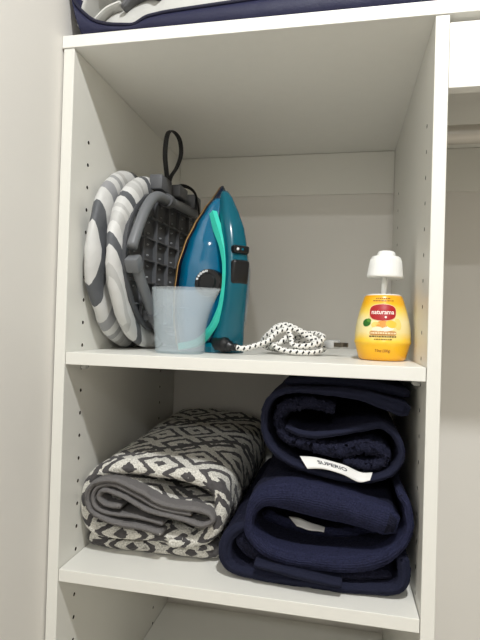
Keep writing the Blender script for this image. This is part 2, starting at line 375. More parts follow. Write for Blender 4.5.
# ------------------------------------------------------------------ flat print helper
def text_mesh(body, size, bold=0):
    cu=bpy.data.curves.new('t','FONT'); cu.body=body; cu.size=size; cu.align_x='CENTER'; cu.align_y='CENTER'; cu.offset=bold; cu.resolution_u=2
    o=bpy.data.objects.new('t',cu); COL.objects.link(o); bpy.context.view_layer.update()
    me=bpy.data.meshes.new_from_object(o.evaluated_get(bpy.context.evaluated_depsgraph_get()))
    bm=bmesh.new(); bm.from_mesh(me); bmesh.ops.triangulate(bm,faces=bm.faces[:]); bmesh.ops.subdivide_edges(bm,edges=[e for e in bm.edges if e.calc_length()>size*.25],cuts=2)
    V=[v.co.copy() for v in bm.verts]; bm.verts.index_update(); F=[tuple(v.index for v in f.verts) for f in bm.faces]; bm.free()
    bpy.data.objects.remove(o,do_unlink=True); bpy.data.curves.remove(cu); bpy.data.meshes.remove(me)
    return V,F
def care_tag(parent, top, bot, y, yb, text, name='brand_tag'):
    """a strip of white woven tape: its two edges are curves in x-z, leaning back from y to yb; text printed on it"""
    A=catmull([(p[0],p[1],0) for p in top],.003); B=catmull([(p[0],p[1],0) for p in bot],.003); n=40
    def at(P,t):
        f=t*(len(P)-1); i=min(int(f),len(P)-2); return P[i].lerp(P[i+1],f-i)
    def S(u,v,e=0):
        a=at(A,u); b=at(B,u); p=b.lerp(a,v); return Vector((p.x,y+(yb-y)*v+.0012*math.sin(9*u)-e,p.y))
    V=[];F=[];k=5
    for e in (0,-.0009):
        for i in range(n+1):
            for j in range(k): V.append(S(i/n,j/(k-1),e))
    h=(n+1)*k
    for i in range(n):
        for j in range(k-1):
            a=i*k+j; F.append((a,a+k,a+k+1,a+1)); F.append((h+a,h+a+1,h+a+k+1,h+a+k))
        F.append((i*k,h+i*k,h+i*k+k,i*k+k)); a=i*k+k-1; F.append((a,a+k,h+a+k,h+a))
    o=under(mesh_obj(name,V,F,M_TAG,None,True),parent)
    if text:
        TV,TF=text_mesh(text,1.0,.02); w=max(v.x for v in TV)-min(v.x for v in TV)
        tv=[S(.22+.42*(v.x/w+.5), .60+.44*v.y, .0009) for v in TV]
        p=mesh_obj('tag_lettering',tv,TF,M_INK,o,False)
    return o
tg=care_tag(nu,[(.311,-.1550),(.334,-.1555),(.366,-.1610),(.388,-.1695),(.403,-.1685)],[(.322,-.1675),(.343,-.1665),(.366,-.1705),(.386,-.1790),(.3995,-.1755)],.039,.050,'SUPERIO')
tg['label']='white woven brand tag'
tg2=care_tag(nl,[(.296,-.2470),(.312,-.2480),(.330,-.2530),(.345,-.2565)],[(.308,-.2540),(.320,-.2570),(.332,-.2575),(.344,-.2585)],.070,.082,'')
tg2['label']='white tag inside the fold'

# ------------------------------------------------------------------ tabletop ironing board, folded
def striped(bow,z0_,off,ky=1.,kz=0.,per=.17,stops=None):
    k=NT('striped_cotton'); b=k.b; tc=k.n('ShaderNodeTexCoord'); sp=k.n('ShaderNodeSeparateXYZ'); k.l(tc.outputs['Object'],sp.inputs[0])
    n1=k.n('ShaderNodeTexNoise'); n1.inputs['Scale'].default_value=14; k.l(tc.outputs['Object'],n1.inputs['Vector'])
    # curved bands that run down the board
    zz=k.math('SUBTRACT',sp.outputs['Z'],z0_)
    p=k.math('ADD',k.math('ADD',k.math('MULTIPLY',sp.outputs['Y'],ky),k.math('MULTIPLY',sp.outputs['Z'],kz)),k.math('MULTIPLY',k.math('MULTIPLY',zz,zz),bow))
    p=k.math('ADD',p,k.math('MULTIPLY',k.math('SUBTRACT',n1.outputs['Fac'],.5),.010))
    f=k.math('FRACT',k.math('ADD',k.math('DIVIDE',k.math('ADD',p,off),per),.0))
    r=k.n('ShaderNodeValToRGB'); r.color_ramp.interpolation='CONSTANT'; e=r.color_ramp.elements
    stops=stops or [(0,(206,205,202)),(.20,(84,86,90)),(.35,(205,204,201)),(.52,(150,150,152)),(.66,(208,207,204)),(.76,(160,160,160)),(.84,(212,211,208)),(.92,(186,184,180))]
    e[0].position=0; e[0].color=srgb(*stops[0][1]); e[1].position=stops[1][0]; e[1].color=srgb(*stops[1][1])
    for q,c in stops[2:]: x=e.new(q); x.color=srgb(*c)
    k.l(f,r.inputs[0]); k.l(r.outputs[0],b.inputs['Base Color']); b.inputs['Roughness'].default_value=.55; b.inputs['Sheen Weight'].default_value=.1
    n2=k.n('ShaderNodeTexNoise'); n2.inputs['Scale'].default_value=75; n2.inputs['Detail'].default_value=3; k.l(tc.outputs['Object'],n2.inputs['Vector'])
    bp=k.n('ShaderNodeBump'); bp.inputs['Strength'].default_value=.5; bp.inputs['Distance'].default_value=.003; k.l(n2.outputs['Fac'],bp.inputs['Height']); k.l(bp.outputs[0],b.inputs['Normal'])
    return k.m
M_STR=striped(3.2,.100,-.001); M_STR2=striped(0,.105,-.0113,1.,.6,.075,[(0,(208,207,204)),(.20,(86,88,92)),(.38,(214,213,210)),(.58,(192,191,188)),(.80,(206,205,202)),(.9,(184,183,180))])
M_GPL=mat('charcoal_plastic',srgb(90,91,94),.5,.06,60,.05,300)
M_GPD=mat('dark_charcoal_plastic',srgb(78,79,82),.55,.06,60)
M_TUBE=mat('grey_leg_tube',srgb(112,114,117),.38,.05,40)
M_BLK=mat('black_plastic',srgb(22,22,24),.35,.05,60)
M_STRAP=mat('black_elastic_strap',srgb(32,31,31),.8,.2,300)
M_PEG=mat('pale_rivet',srgb(150,152,155),.35,.03)
ib=empty('ironing_board',(.05,.18,ZM),'folded tabletop ironing board with grey striped cover, propped against the side panel','ironing board')
def stadium(cy,cz,r,yend,n=28):
    """half-board outline in y-z: round nose towards -y, straight sides, soft back corners"""
    P=[]
    for i in range(n+1):
        a=PI/2+PI*i/n; P.append((cy+r*math.cos(a)*1.0,cz+r*math.sin(a)))
    for i in range(1,10): P.append((cy+(yend-.02-cy)*i/10,cz-r))
    for i in range(5): a=-PI/2+PI/2*i/4; P.append((yend-.02+.02*math.cos(a),cz-r+.02+.02*math.sin(a)))
    for i in range(1,12): P.append((yend,cz-r+.02+(2*r-.04)*i/12))
    for i in range(5): a=PI/2*i/4; P.append((yend-.02+.02*math.cos(a),cz+r-.02+.02*math.sin(a)))
    for i in range(9,0,-1): P.append((cy+(yend-.02-cy)*i/10,cz+r))
    return P
def pad(name, xc, th, cy, cz, r, yend, seed, shear, inset_back, open_side=False, m=None):
    """puffy cushion: rings from one face round the rim to the other"""
    base=stadium(cy,cz,r,yend); mx=sum(p[0] for p in base)/len(base); mz=cz; rings=[]
    prof=[(-.5,.05),(-.52,.4),(-.50,.75),(-.42,.93),(-.22,.985),(0,1.),(.20,.99),(.36,.965),(.46,.925),(.50,.87)]
    if open_side: prof+=[(.46,.82),(.30,.80),(.05,.6),(.05,.05)]
    else: prof+=[(.53,.7),(.54,.4),(.54,.05)]
    for (fx,fs) in prof:
        ring=[]
        for i,(y,z) in enumerate(base):
            yy=mx+(y-mx)*(1-(1-fs)*1.0); zz=mz+(z-mz)*fs
            p=Vector((xc+fx*th,yy,zz))
            g=.0032*nz((i*.55,seed,0),1.0,seed)+.0018*nz((i*1.7,seed,fx),1.0,seed+4) if .7<fs<1.0 and fx>0 else 0
            p.x+=.004*nz(p,24,seed)+.002*nz(p,60,seed+8)+g; p.z+=.002*nz(p,18,seed+1)*(1 if p.z>ZM+.02 else 0); p.y+=.002*nz(p,18,seed+2)
            p.x+=shear*(p.y-.15)
            p.z=max(p.z,ZM+.0006); ring.append(p)
        rings.append(ring)
    return under(loft(name,rings,m or M_STR),ib)
pad('cushion_half',.0165,.0245,.162,.1135,.142,.37,51,.0,0)
pad('cushion_half',.0505,.026,.167,.109,.1375,.36,52,.06,0,True,M_STR2)
# moulded tray with pockets on the outer half
SH=.06
def sx(y): return SH*(y-.15)
tray=[]; base=stadium(.156,.109,.109,.345)
def ring_at(x,s):
    mx=sum(p[0] for p in base)/len(base)
    return [Vector((x+sx(mx+(y-mx)*s),mx+(y-mx)*s,.109+(z-.109)*s)) for y,z in base]
tr=under(loft('tray_shell',[ring_at(.058,1.0),ring_at(.0665,1.0),ring_at(.0675,.985),ring_at(.0675,.955),ring_at(.062,.945),ring_at(.0605,.5),ring_at(.0605,.03)],M_GPD),ib); autosmooth(tr,35)
def inside(y,z,s=.94):
    mx=.23; 
    if y<.156: return (y-.156)**2+(z-.109)**2<(.109*s)**2
    return y<.34 and abs(z-.109)<.109*s
bm=bmesh.new()
ys_=[.058+.046*i for i in range(7)]; zs_=[.109-.102+.034*i for i in range(7)]
def seg(a,b,fixed,vert):
    # longest run that stays inside the tray
    N=60; run=[a+(b-a)*i/N for i in range(N+1) if inside(*((fixed,a+(b-a)*i/N) if vert else (a+(b-a)*i/N,fixed)))]
    return (run[0],run[-1]) if len(run)>3 else None
for y in ys_:
    s=seg(-.02,.24,y,True)
    if s: add_box(bm,(.0595+sx(y),y-.0011,s[0]),(.0672+sx(y),y+.0011,s[1]))
for z in zs_:
    s=seg(.03,.345,z,False)
    if s:
        for q in range(6):
            a=s[0]+(s[1]-s[0])*q/6; b=s[0]+(s[1]-s[0])*(q+1)/6
            add_box(bm,(.0595+sx((a+b)/2),a,z-.0011),(.0672+sx((a+b)/2),b,z+.0011))
o=under(bm_obj('tray_ribs',bm,M_GPL),ib)
rv=None
for y0,y1 in zip(ys_,ys_[1:]):
    for z0,z1 in zip(zs_,zs_[1:]):
        yc=(y0+y1)/2; zc=(z0+z1)/2
        if not inside(yc,zc,.85): continue
        for dz in (-.0085,.0085):
            if rv is None:
                bm=bmesh.new(); add_cyl(bm,(0,0,0),(.0030,0,0),.0017,.0011,8); rv=bm_obj('rivet',bm,M_PEG); o=rv
            else: o=rv.copy(); link(o)
            o.location=(.0607+sx(yc),yc,zc+dz); o.parent=ib; o.matrix_parent_inverse=Matrix.Translation(ib.location).inverted()
# folding legs
X0=.0775
under(tube('leg',[(X0+.009,.285,.217),(X0+.006,.21,.2135),(X0+.002,.155,.210),(X0,.122,.208),(X0-.001,.098,.197),(X0-.003,.077,.175),(X0-.005,.057,.143),(X0-.006,.043,.117)],.0078,M_TUBE,None,.005,14),ib)
under(tube('leg',[(X0-.005,.049,.103),(X0-.003,.072,.072),(X0,.105,.034),(X0+.003,.138,.000),(X0+.005,.160,-.013),(X0+.009,.2,-.016),(X0+.014,.28,-.016)],.0080,M_TUBE,None,.005,14),ib)
bm=bmesh.new(); add_box(bm,(X0-.016,.041,.084),(X0+.0045,.062,.106),.004,2,Matrix.Rotation(.55,4,'X')); autosmooth(under(bm_obj('leg_hinge',bm,M_TUBE),ib))
for (y,z,a) in ((.160,.210,0),(.115,.024,.8)):
    bm=bmesh.new(); c=Vector((X0+.002,y,z)); dv=Vector((0,math.cos(a),-math.sin(a)))*.008
    add_cyl(bm,c-dv,c+dv,.0108,n=18); add_box(bm,(X0-.014,y-.007,z-.008),(X0,y+.007,z+.008),.002); autosmooth(under(bm_obj('leg_clip',bm,M_GPL),ib))
# top catch, strap and hanging loop
for a_,b_ in (((.058,.130,.222),(.080,.178,.246)),((.064,.19,.226),(.090,.232,.246)),((.066,.262,.222),(.094,.30,.248))):
    autosmooth(under(box('hinge_block',a_,b_,M_GPL,None,.003),ib))
st=tube('closing_strap',[(.045,.262,.252),(.07,.258,.262),(.091,.262,.252),(.0985,.268,.225),(.100,.276,.190),(.094,.282,.165),(.078,.282,.158)],.008,M_STRAP,None,.004,10,.14,flat_dir=(0,.1,1)); under(st,ib)
lp=tube('hanging_loop',[(.074,.166,.238),(.075,.163,.252),(.076,.150,.278),(.078,.147,.303),(.079,.156,.321),(.080,.178,.329),(.081,.204,.325),(.081,.213,.304),(.080,.196,.276),(.078,.174,.254),(.076,.169,.238)],.0042,M_STRAP,None,.004,10,.28,flat_dir=(0,1,0)); under(lp,ib)

# ------------------------------------------------------------------ steam iron standing on its heel
IA=math.radians(47); LEAN=math.radians(6)
iron=empty('steam_iron',(.150,.175,ZM+.0006),'teal and blue steam iron standing upright on its heel beside the ironing board','iron')
iron.rotation_euler=(0,0,-IA)
# local frame: +x towards the handle, +y across, +z towards the tip
LM=Matrix.Shear('XY',4,(0,0)) if False else Matrix(((1,0,math.tan(LEAN),0),(0,1,0,0),(0,0,1,0),(0,0,0,1)))
M_TEAL=mat('teal_gloss_plastic',srgb(0,88,106),.24,.04,30,coat=.1)
M_TANK=mat('blue_tank_plastic',srgb(0,106,146),.10,.12,18,coat=.6,trans=.2)
M_SKIRT=mat('dark_blue_skirt',srgb(8,22,44),.25,.05)
M_MINT=mat('mint_trim',srgb(70,214,190),.25,.03)
M_SOLE=mat('bronze_soleplate',srgb(176,140,92),.28,.05,metal=.9)
M_WHT=mat('white_print',srgb(235,238,238),.5,.01)
HI=.2585
S=[(0,.052),(.015,.058),(.05,.065),(.09,.0675),(.13,.065),(.165,.0555),(.195,.042),(.22,.0275),(.24,.0130),(.252,.005),(HI,.0012)]
Bn=[(0,.046),(.06,.048),(.11,.046),(.16,.040),(.2,.030),(.23,.022),(.25,.012),(HI,.006)]
us=[HI*i/46 for i in range(47)]
def sec(u,n0,n1,w0,w1,k=16,rnd=.35):
    """D shaped section between depth n0 (wide) and n1 (narrow, rounded)"""
    P=[]
    for i in range(k+1):
        a=PI*i/k; c=math.cos(a); s_=math.sin(a)
        e=2/2.6
        cx=math.copysign(abs(c)**e,c); sy=abs(s_)**e
        wd=w0+(w1-w0)*sy
        P.append((n0+(n1-n0)*sy, cx*wd, u))
    return P
loft('soleplate',[[(-.0035,-lerp_tab(S,u),u),(-.0035,lerp_tab(S,u),u),(-.0005,lerp_tab(S,u)*1.01,u),(.0022,lerp_tab(S,u),u),(.0022,-lerp_tab(S,u),u),(-.0005,-lerp_tab(S,u)*1.01,u)] for u in us],M_SOLE,iron,True,M=LM)
loft('skirt',[sec(u,.0024,min(.016,lerp_tab(Bn,u)),lerp_tab(S,u)*.985,lerp_tab(S,u)*.90,10) for u in us],M_SKIRT,iron,True,M=LM)
tk=loft('water_tank',[sec(u,.009,lerp_tab(Bn,u),lerp_tab(S,u)*.955,lerp_tab(S,u)*.50) for u in us if u<.238],M_TANK,iron,True,M=LM)
loft('nose',[sec(u,.0030,lerp_tab(Bn,u)+.0008,lerp_tab(S,u)*.99,lerp_tab(S,u)*.56) for u in us if u>=.222],M_BLK,iron,True,M=LM)
# handle: outer curve, thickness and width along the arch
HP=[(.011,.246),(.019,.232),(.031,.208),(.047,.182),(.061,.150),(.069,.115),(.069,.080),(.065,.045),(.060,.018),(.058,.004)]
HT=[.012,.022,.030,.030,.026,.024,.024,.028,.034,.034]; HW=[.006,.010,.0145,.017,.0175,.0175,.018,.020,.024,.025]
C3=catmull([(a,b,0) for a,b in HP],.006); rings=[]
L_=[0]
for i in range(1,len(C3)): L_.append(L_[-1]+(C3[i]-C3[i-1]).length)
cum=[0]
for i in range(1,len(HP)): cum.append(cum[-1]+(Vector(HP[i])-Vector(HP[i-1])).length)
sc=L_[-1]/cum[-1]; tabT=[(c*sc,t) for c,t in zip(cum,HT)]; tabW=[(c*sc,t) for c,t in zip(cum,HW)]
for i,p in enumerate(C3):
    d=(C3[min(i+1,len(C3)-1)]-C3[max(i-1,0)]).normalized(); nn=Vector((-d.y,d.x,0))
    if nn.x<0: nn=-nn
    t=lerp_tab(tabT,L_[i])/2; wd=lerp_tab(tabW,L_[i]); ring=[]
    for k in range(20):
        a=2*PI*k/20; e=2/3.0; c=math.copysign(abs(math.cos(a))**e,math.cos(a)); s_=math.copysign(abs(math.sin(a))**e,math.sin(a))
        q=p+nn*(c*t); ring.append((q.x,s_*wd,max(.0002,q.y)))
    rings.append(ring)
hd=loft('handle',rings,M_TEAL,iron,True,M=LM)
loft('heel',[[(.003,-.043,0),(.003,.043,0),(.03,.040,0),(.062,.028,0),(.070,.015,0),(.070,-.015,0),(.062,-.028,0),(.03,-.040,0)],[(.003,-.0445,.008),(.003,.0445,.008),(.03,.0415,.008),(.062,.029,.008),(.071,.016,.008),(.071,-.016,.008),(.062,-.029,.008),(.03,-.0415,.008)],[(.006,-.040,.014),(.006,.040,.014),(.03,.038,.014),(.058,.026,.014),(.066,.014,.014),(.066,-.014,.014),(.058,-.026,.014),(.03,-.038,.014)]],M_TEAL,iron,False,M=LM)
# mint trim, a crescent band on each flank of the handle
TRP=[(.0205,.212,.009),(.034,.188,.0115),(.051,.160,.009),(.0625,.128,.0065),(.0660,.092,.005),(.0630,.058,.0055),(.054,.032,.008),(.040,.014,.011),(.012,.0065,.010)]
WT=[.024,.0225,.0195,.0178,.0182,.0215,.029,.041,.058]
for sgn in (-1,1):
    A=catmull([(a,b,0) for a,b,_ in TRP],.005); m=len(A); V=[]
    for i,p in enumerate(A):
        f=i/(m-1)*(len(TRP)-1); j=min(int(f),len(TRP)-2); g=f-j
        wd=TRP[j][2]*(1-g)+TRP[j+1][2]*g; yw=(WT[j]*(1-g)+WT[j+1]*g)*(1 if sgn<0 else .75)
        d=(A[min(i+1,m-1)]-A[max(i-1,0)]).normalized(); nn=Vector((-d.y,d.x,0))
        V.append([(p.x+nn.x*wd/2,sgn*(yw+.0006),p.y+nn.y*wd/2),(p.x-nn.x*wd/2,sgn*(yw+.0016),p.y-nn.y*wd/2),(p.x-nn.x*wd/2,sgn*(yw-.007),p.y-nn.y*wd/2),(p.x+nn.x*wd/2,sgn*(yw-.007),p.y+nn.y*wd/2)])
    loft('mint_trim',V,M_MINT,iron,False,M=LM)
# thermostat dial, buttons, trigger grip, cord joint
DM=Matrix.Translation((.036,-.025,.104))@Matrix.Rotation(math.radians(-48),4,'Z')   # +x is the dial axis, on the near flank of the tank
bm=bmesh.new(); add_cyl(bm,(-.004,0,0),(.013,0,0),.021,.0198,28); add_cyl(bm,(.013,0,0),(.0155,0,0),.014,.012,28); bm.transform(LM@DM)
dl=autosmooth(bm_obj('thermostat_dial',bm,M_BLK,iron))
bm=bmesh.new()
for k in range(8):
    a=PI*(.60+k/11.0); c=Vector((.0134,math.sin(a)*-.0170,-math.cos(a)*.0170)); c.y=-abs(c.y); add_box(bm,c-Vector((.0003,.0015,.0015)),c+Vector((.0004,.0015,.0015)))
bm.transform(LM@DM); bm_obj('dial_marks',bm,M_WHT,dl)
bm=bmesh.new(); add_box(bm,(.069,-.0145,.101),(.083,.0145,.137),.005,3); gp=autosmooth(bm_obj('steam_trigger',bm,M_BLK,iron)); gp.data.transform(LM)
bm=bmesh.new(); add_box(bm,(.067,-.0135,.146),(.0795,.0135,.158),.003,2); bt=autosmooth(bm_obj('button_panel',bm,M_BLK,iron)); bt.data.transform(LM)
for yy in (-.007,.001):
    bm=bmesh.new(); add_box(bm,(.0785,yy-.002,.150),(.081,yy+.002,.154),.001,1); b2=bm_obj('button',bm,M_WHT if yy<-.005 else M_TEAL,bt); b2.data.transform(LM)
cj=tube('cord_joint',[(.050,-.012,.0135),(.064,-.015,.0135),(.076,-.014,.0125),(.086,-.010,.0105),(.095,-.004,.0095)],lambda t:[.0125,.0125,.0115,.0085,.0055][min(4,int(t*4.99))],M_BLK,iron,.003,14)

# power cord: braided black and white, tied into a hank, with plug
def braid():
    k=NT('braided_cord'); b=k.b; uv=k.n('ShaderNodeUVMap'); sp=k.n('ShaderNodeSeparateXYZ'); k.l(uv.outputs[0],sp.inputs[0])
    a=k.math('MULTIPLY',sp.outputs['X'],2.); l=k.math('DIVIDE',sp.outputs['Y'],.0085)
    s1=k.math('FRACT',k.math('ADD',a,l)); s2=k.math('FRACT',k.math('SUBTRACT',k.math('MULTIPLY',a,1.0),k.math('MULTIPLY',l,1.0)))
    bl=k.math('MULTIPLY',k.math('LESS_THAN',s1,.36),k.math('LESS_THAN',s2,.62))
    mx=k.n('ShaderNodeMix',data_type='RGBA'); mx.inputs[6].default_value=srgb(236,234,228); mx.inputs[7].default_value=srgb(26,26,30); k.l(bl,mx.inputs[0]); k.l(mx.outputs[2],b.inputs['Base Color'])
    b.inputs['Roughness'].default_value=.8
    h=k.math('SINE',k.math('MULTIPLY',k.math('ADD',a,k.math('MULTIPLY',l,3.)),2*PI)); bp=k.n('ShaderNodeBump'); bp.inputs['Strength'].default_value=.3; bp.inputs['Distance'].default_value=.0006; k.l(h,bp.inputs['Height']); k.l(bp.outputs[0],b.inputs['Normal'])
    return k.m
M_BRAID=braid()
cr=.0041; z0=ZM+cr+.0006
def ipt(x,y,z):
    v=Matrix.Translation(iron.location)@Matrix.Rotation(-IA,4,'Z')@Vector((x,y,z)); return v
c0=ipt(.093,-.005,.0095)
CP=[tuple(c0),(c0.x+.012,c0.y+.004,z0+.004),(.236,.115,z0+.008),(.254,.128,z0+.016),(.272,.140,z0+.026),(.292,.150,z0+.030),(.312,.152,z0+.018),(.326,.150,z0+.006),(.318,.138,z0+.001),(.296,.128,z0+.001),(.276,.132,z0+.004),(.262,.145,z0+.014),(.264,.160,z0+.030),(.280,.164,z0+.036),(.300,.158,z0+.028),(.322,.158,z0+.016),(.330,.166,z0+.006),(.318,.176,z0),(.290,.178,z0),(.262,.172,z0+.002),(.250,.160,z0+.009),(.258,.150,z0+.022),(.276,.150,z0+.034),(.288,.144,z0+.022),(.292,.134,z0+.010),(.308,.131,z0+.009),(.324,.140,z0+.014),(.328,.152,z0+.022),(.312,.166,z0+.025),(.288,.172,z0+.016),(.268,.166,z0+.010),(.262,.152,z0+.005),(.276,.142,z0+.012),(.284,.152,z0+.020),(.290,.166,z0+.012),(.312,.168,z0+.010),(.330,.166,z0+.013)]
CP=CP[:4]+[(.290+(x-.292)*1.18,.152+(y-.152)*1.1,z0+(z-z0)*1.12) for x,y,z in CP[4:]]
cd=tube('power_cord',CP,cr,M_BRAID,None,.003,12); cd.parent=iron; bpy.context.view_layer.update(); cd.matrix_parent_inverse=(Matrix.Translation(iron.location)@Matrix.Rotation(-IA,4,'Z')).inverted()
M_PLUG=mat('grey_plug_plastic',srgb(196,196,194),.35,.03,trans=.15); M_PRONG=mat('prong_metal',srgb(120,112,100),.3,.03,metal=.9)
pm=Matrix.Translation((.340,.166,z0+.013))@Matrix.Rotation(math.radians(-40),4,'Z')
bm=bmesh.new(); add_cyl(bm,(-.006,0,0),(.004,0,0),.0048,.006,14); add_box(bm,(.002,-.010,-.0065),(.018,.010,.0065),.003,2); bm.transform(pm)
pl=autosmooth(bm_obj('plug',bm,M_PLUG)); pl.parent=iron; pl.matrix_parent_inverse=cd.matrix_parent_inverse.copy()
for s_ in (-1,1):
    bm=bmesh.new(); add_box(bm,(.0175,s_*.0062-.0009,-.0032),(.034,s_*.0062+.0009,.0032),.0006,1); bm.transform(pm)
    p=bm_obj('prong',bm,M_PRONG,pl)

# ------------------------------------------------------------------ measuring cup
def cup_mat():
    k=NT('frosted_plastic'); b=k.b; b.inputs['Base Color'].default_value=srgb(232,238,240); b.inputs['Roughness'].default_value=.32; b.inputs['IOR'].default_value=1.2
    tr=k.n('ShaderNodeBsdfTransparent'); tr.inputs[0].default_value=(.93,.96,.98,1); mx=k.n('ShaderNodeMixShader'); mx.inputs[0].default_value=.34
    n1=k.n('ShaderNodeTexNoise'); n1.inputs['Scale'].default_value=25; tc=k.n('ShaderNodeTexCoord'); k.l(tc.outputs['Object'],n1.inputs['Vector'])
    k.l(k.math('MULTIPLY_ADD',n1.outputs['Fac'],.05,.16),mx.inputs[0])
    b.inputs['Subsurface Weight'].default_value=0
    k.l(tr.outputs[0],mx.inputs[1]); k.l(b.outputs[0],mx.inputs[2]); k.l(mx.outputs[0],k.t.nodes['Material Output'].inputs['Surface']); return k.m
M_CUP=cup_mat()
cup=empty('measuring_cup',(.1345,.079,ZM+.0006),'frosted clear plastic measuring cup with a pouring spout, in front of the iron','measuring cup')
def cup_ring(z,t):
    f=z/.0925; P=[]; rx=.0345+.004*f-t; ry=.0285+.004*f-t; cx=-.0035*f
    sp=max(0,(f-.30)/.70)**1.7
    for i in range(44):
        a=2*PI*i/44; e=2/2.7
        x=math.copysign(abs(math.cos(a))**e,math.cos(a))*rx; y=math.copysign(abs(math.sin(a))**e,math.sin(a))*ry
        g=max(0,math.cos(a))**2.2; x+=g*sp*.0225; y*=1-.45*sp*g
        P.append((cx+x,y,z))
    return P
zs=[.0005,.0005,.004]+[.0925*i/18 for i in range(2,19)]
rings=[[(x*.93,y*.93,0) for x,y,_ in cup_ring(0,0)]]+[cup_ring(z,0) for z in [.002]+[.0925*i/18 for i in range(1,19)]]
rings+=[cup_ring(z,.0012) for z in [.0925*i/18 for i in range(18,0,-1)]+[.0022]]
loft('cup_body',rings,M_CUP,cup)
def fy(z): return -(.0285+.004*z/.0925)
bm=bmesh.new()
add_box(bm,(-.026,fy(.0415)-.0006,.041),(-.002,fy(.0415)+.0008,.0422)); add_box(bm,(-.0032,fy(.052)-.0009,.0422),(-.002,fy(.052)+.0006,.063)); add_box(bm,(-.0032,fy(.0635)-.0006,.063),(.020,fy(.0635)+.0008,.0642))
st_=bm_obj('moulded_step',bm,M_CUP,cup)

# ------------------------------------------------------------------ gel air freshener
af=empty('air_freshener',(.4155,.113,ZM+.0005),'yellow gel air freshener with red label and raised white cap on the shelf','air freshener')
PROF=[(0, 0.02809), (0.001, 0.03053), (0.004, 0.03201), (0.01, 0.03371), (0.018, 0.03583), (0.022, 0.03699), (0.0235, 0.03784), (0.026, 0.03784), (0.0275, 0.03721), (0.034, 0.03731), (0.044, 0.03657), (0.055, 0.03466), (0.066, 0.0318), (0.076, 0.02883), (0.084, 0.02629), (0.0865, 0.02544), (0.088, 0.02385)]
def rad(h): return lerp_tab(PROF,h)
def yellow():
    k=NT('yellow_printed_sleeve'); b=k.b; tc=k.n('ShaderNodeTexCoord'); sp=k.n('ShaderNodeSeparateXYZ'); k.l(tc.outputs['Object'],sp.inputs[0])
    n1=k.n('ShaderNodeTexNoise'); n1.inputs['Scale'].default_value=40; k.l(tc.outputs['Object'],n1.inputs['Vector'])
    f=k.math('ADD',k.math('DIVIDE',sp.outputs['Z'],.088),k.math('MULTIPLY',k.math('SUBTRACT',n1.outputs['Fac'],.5),.16))
    r=k.n('ShaderNodeValToRGB'); e=r.color_ramp.elements; e[0].position=0; e[0].color=srgb(240,172,10); e[1].position=.24; e[1].color=srgb(250,192,20)
    for q,c in ((.31,(248,206,70)),(.42,(246,226,160)),(.60,(246,230,175)),(.76,(248,214,96)),(.88,(244,184,30)),(1,(240,170,20))): x=e.new(q); x.color=srgb(*c)
    k.l(f,r.inputs[0]); k.l(r.outputs[0],b.inputs['Base Color']); b.inputs['Roughness'].default_value=.28; b.inputs['Coat Weight'].default_value=.2; return k.m
M_YEL=yellow(); M_CAP=mat('white_cap_plastic',srgb(238,237,232),.3,.02)
lathe('container',[(r,z) for z,r in PROF]+[(.018,.0886)],M_YEL,af,56)
lathe('collar',[(.0228,.0875),(.0238,.0892),(.0205,.0900),(.008,.0898)],M_CAP,af,40)
lathe('stem',[(.0038,.0890),(.0038,.118)],M_CAP,af,18)
lathe('cap',[(.004,.1145),(.0195,.1135),(.0235,.1128),(.0243,.1142),(.0240,.1165),(.0228,.126),(.0208,.137),(.0196,.1412),(.0180,.1425),(.0130,.1428),(.0126,.1446),(.0118,.1482),(.0100,.1500),(.004,.1506)],M_CAP,af,44)
bm=bmesh.new()
for k in range(36):
    a=2*PI*k/36; c=Vector((math.cos(a),math.sin(a),0)); add_cyl(bm,c*.0238+Vector((0,0,.116)),c*.0206+Vector((0,0,.138)),.0005,n=5)
bm_obj('cap_ridges',bm,M_CAP,af)
FA=math.radians(-95)   # label faces the front of the shelf
def wrap(s,h,e): 
    r=rad(h)+e; a=FA+s/max(rad(h),.02); return Vector((r*math.cos(a),r*math.sin(a),h))
def decal(name,outline,e,m,parent):
    V=[];F=[];n=len(outline); cx=sum(p[0] for p in outline)/n; cz=sum(p[1] for p in outline)/n; K=5
    for j in range(1,K+1):
        for x,z in outline: V.append(wrap(cx+(x-cx)*j/K,cz+(z-cz)*j/K,e))
    c=len(V); V.append(wrap(cx,cz,e))
    for i in range(n):
        F.append((c,i,(i+1)%n))
        for j in range(K-1): F.append((j*n+i,(j+1)*n+i,(j+1)*n+(i+1)%n,j*n+(i+1)%n))
    return mesh_obj(name,V,F,m,parent,True)
def oval(cx,cz,a,b,e=2.0,n=28,rot=0,pt=0):
    P=[]
    for i in range(n):
        t=2*PI*i/n; x=a*math.copysign(abs(math.cos(t))**(2/e),math.cos(t)); z=b*math.copysign(abs(math.sin(t))**(2/e),math.sin(t))*(1-pt*abs(x/a))
        P.append((cx+x*math.cos(rot)-z*math.sin(rot),cz+x*math.sin(rot)+z*math.cos(rot)))
    return P
def prt(name,c,r=.4): return mat(name,srgb(*c),r,.04,120)
em=decal('emblem_border',oval(0,.0645,.0180,.0118,3.2,36,0,.12),.0003,prt('emblem_pale',(232,190,150)),af)
decal('emblem',oval(0,.0645,.0172,.0110,3.2,36,0,.12),.0005,prt('emblem_red',(168,18,24)),em)
def wtext(name,body,size,w,cz,m,e,parent,bold=0,cx=0):
    V,F=text_mesh(body,size,bold); ww=max(v.x for v in V)-min(v.x for v in V)
    return mesh_obj(name,[wrap(cx+v.x*w/ww,cz+v.y,e) for v in V],F,m,parent,False)
wtext('brand_lettering','naturama',.0085,.0290,.0648,prt('lettering_white',(246,236,228)),.0008,em,.00012)
decal('emblem_drop',oval(.004,.0582,.0014,.0014),.0008,prt('drop_pale',(240,220,215)),em)
decal('leaf',oval(-.0215,.0505,.0062,.0050,2.2,24,.3),.0004,prt('leaf_green',(44,104,34)),af)
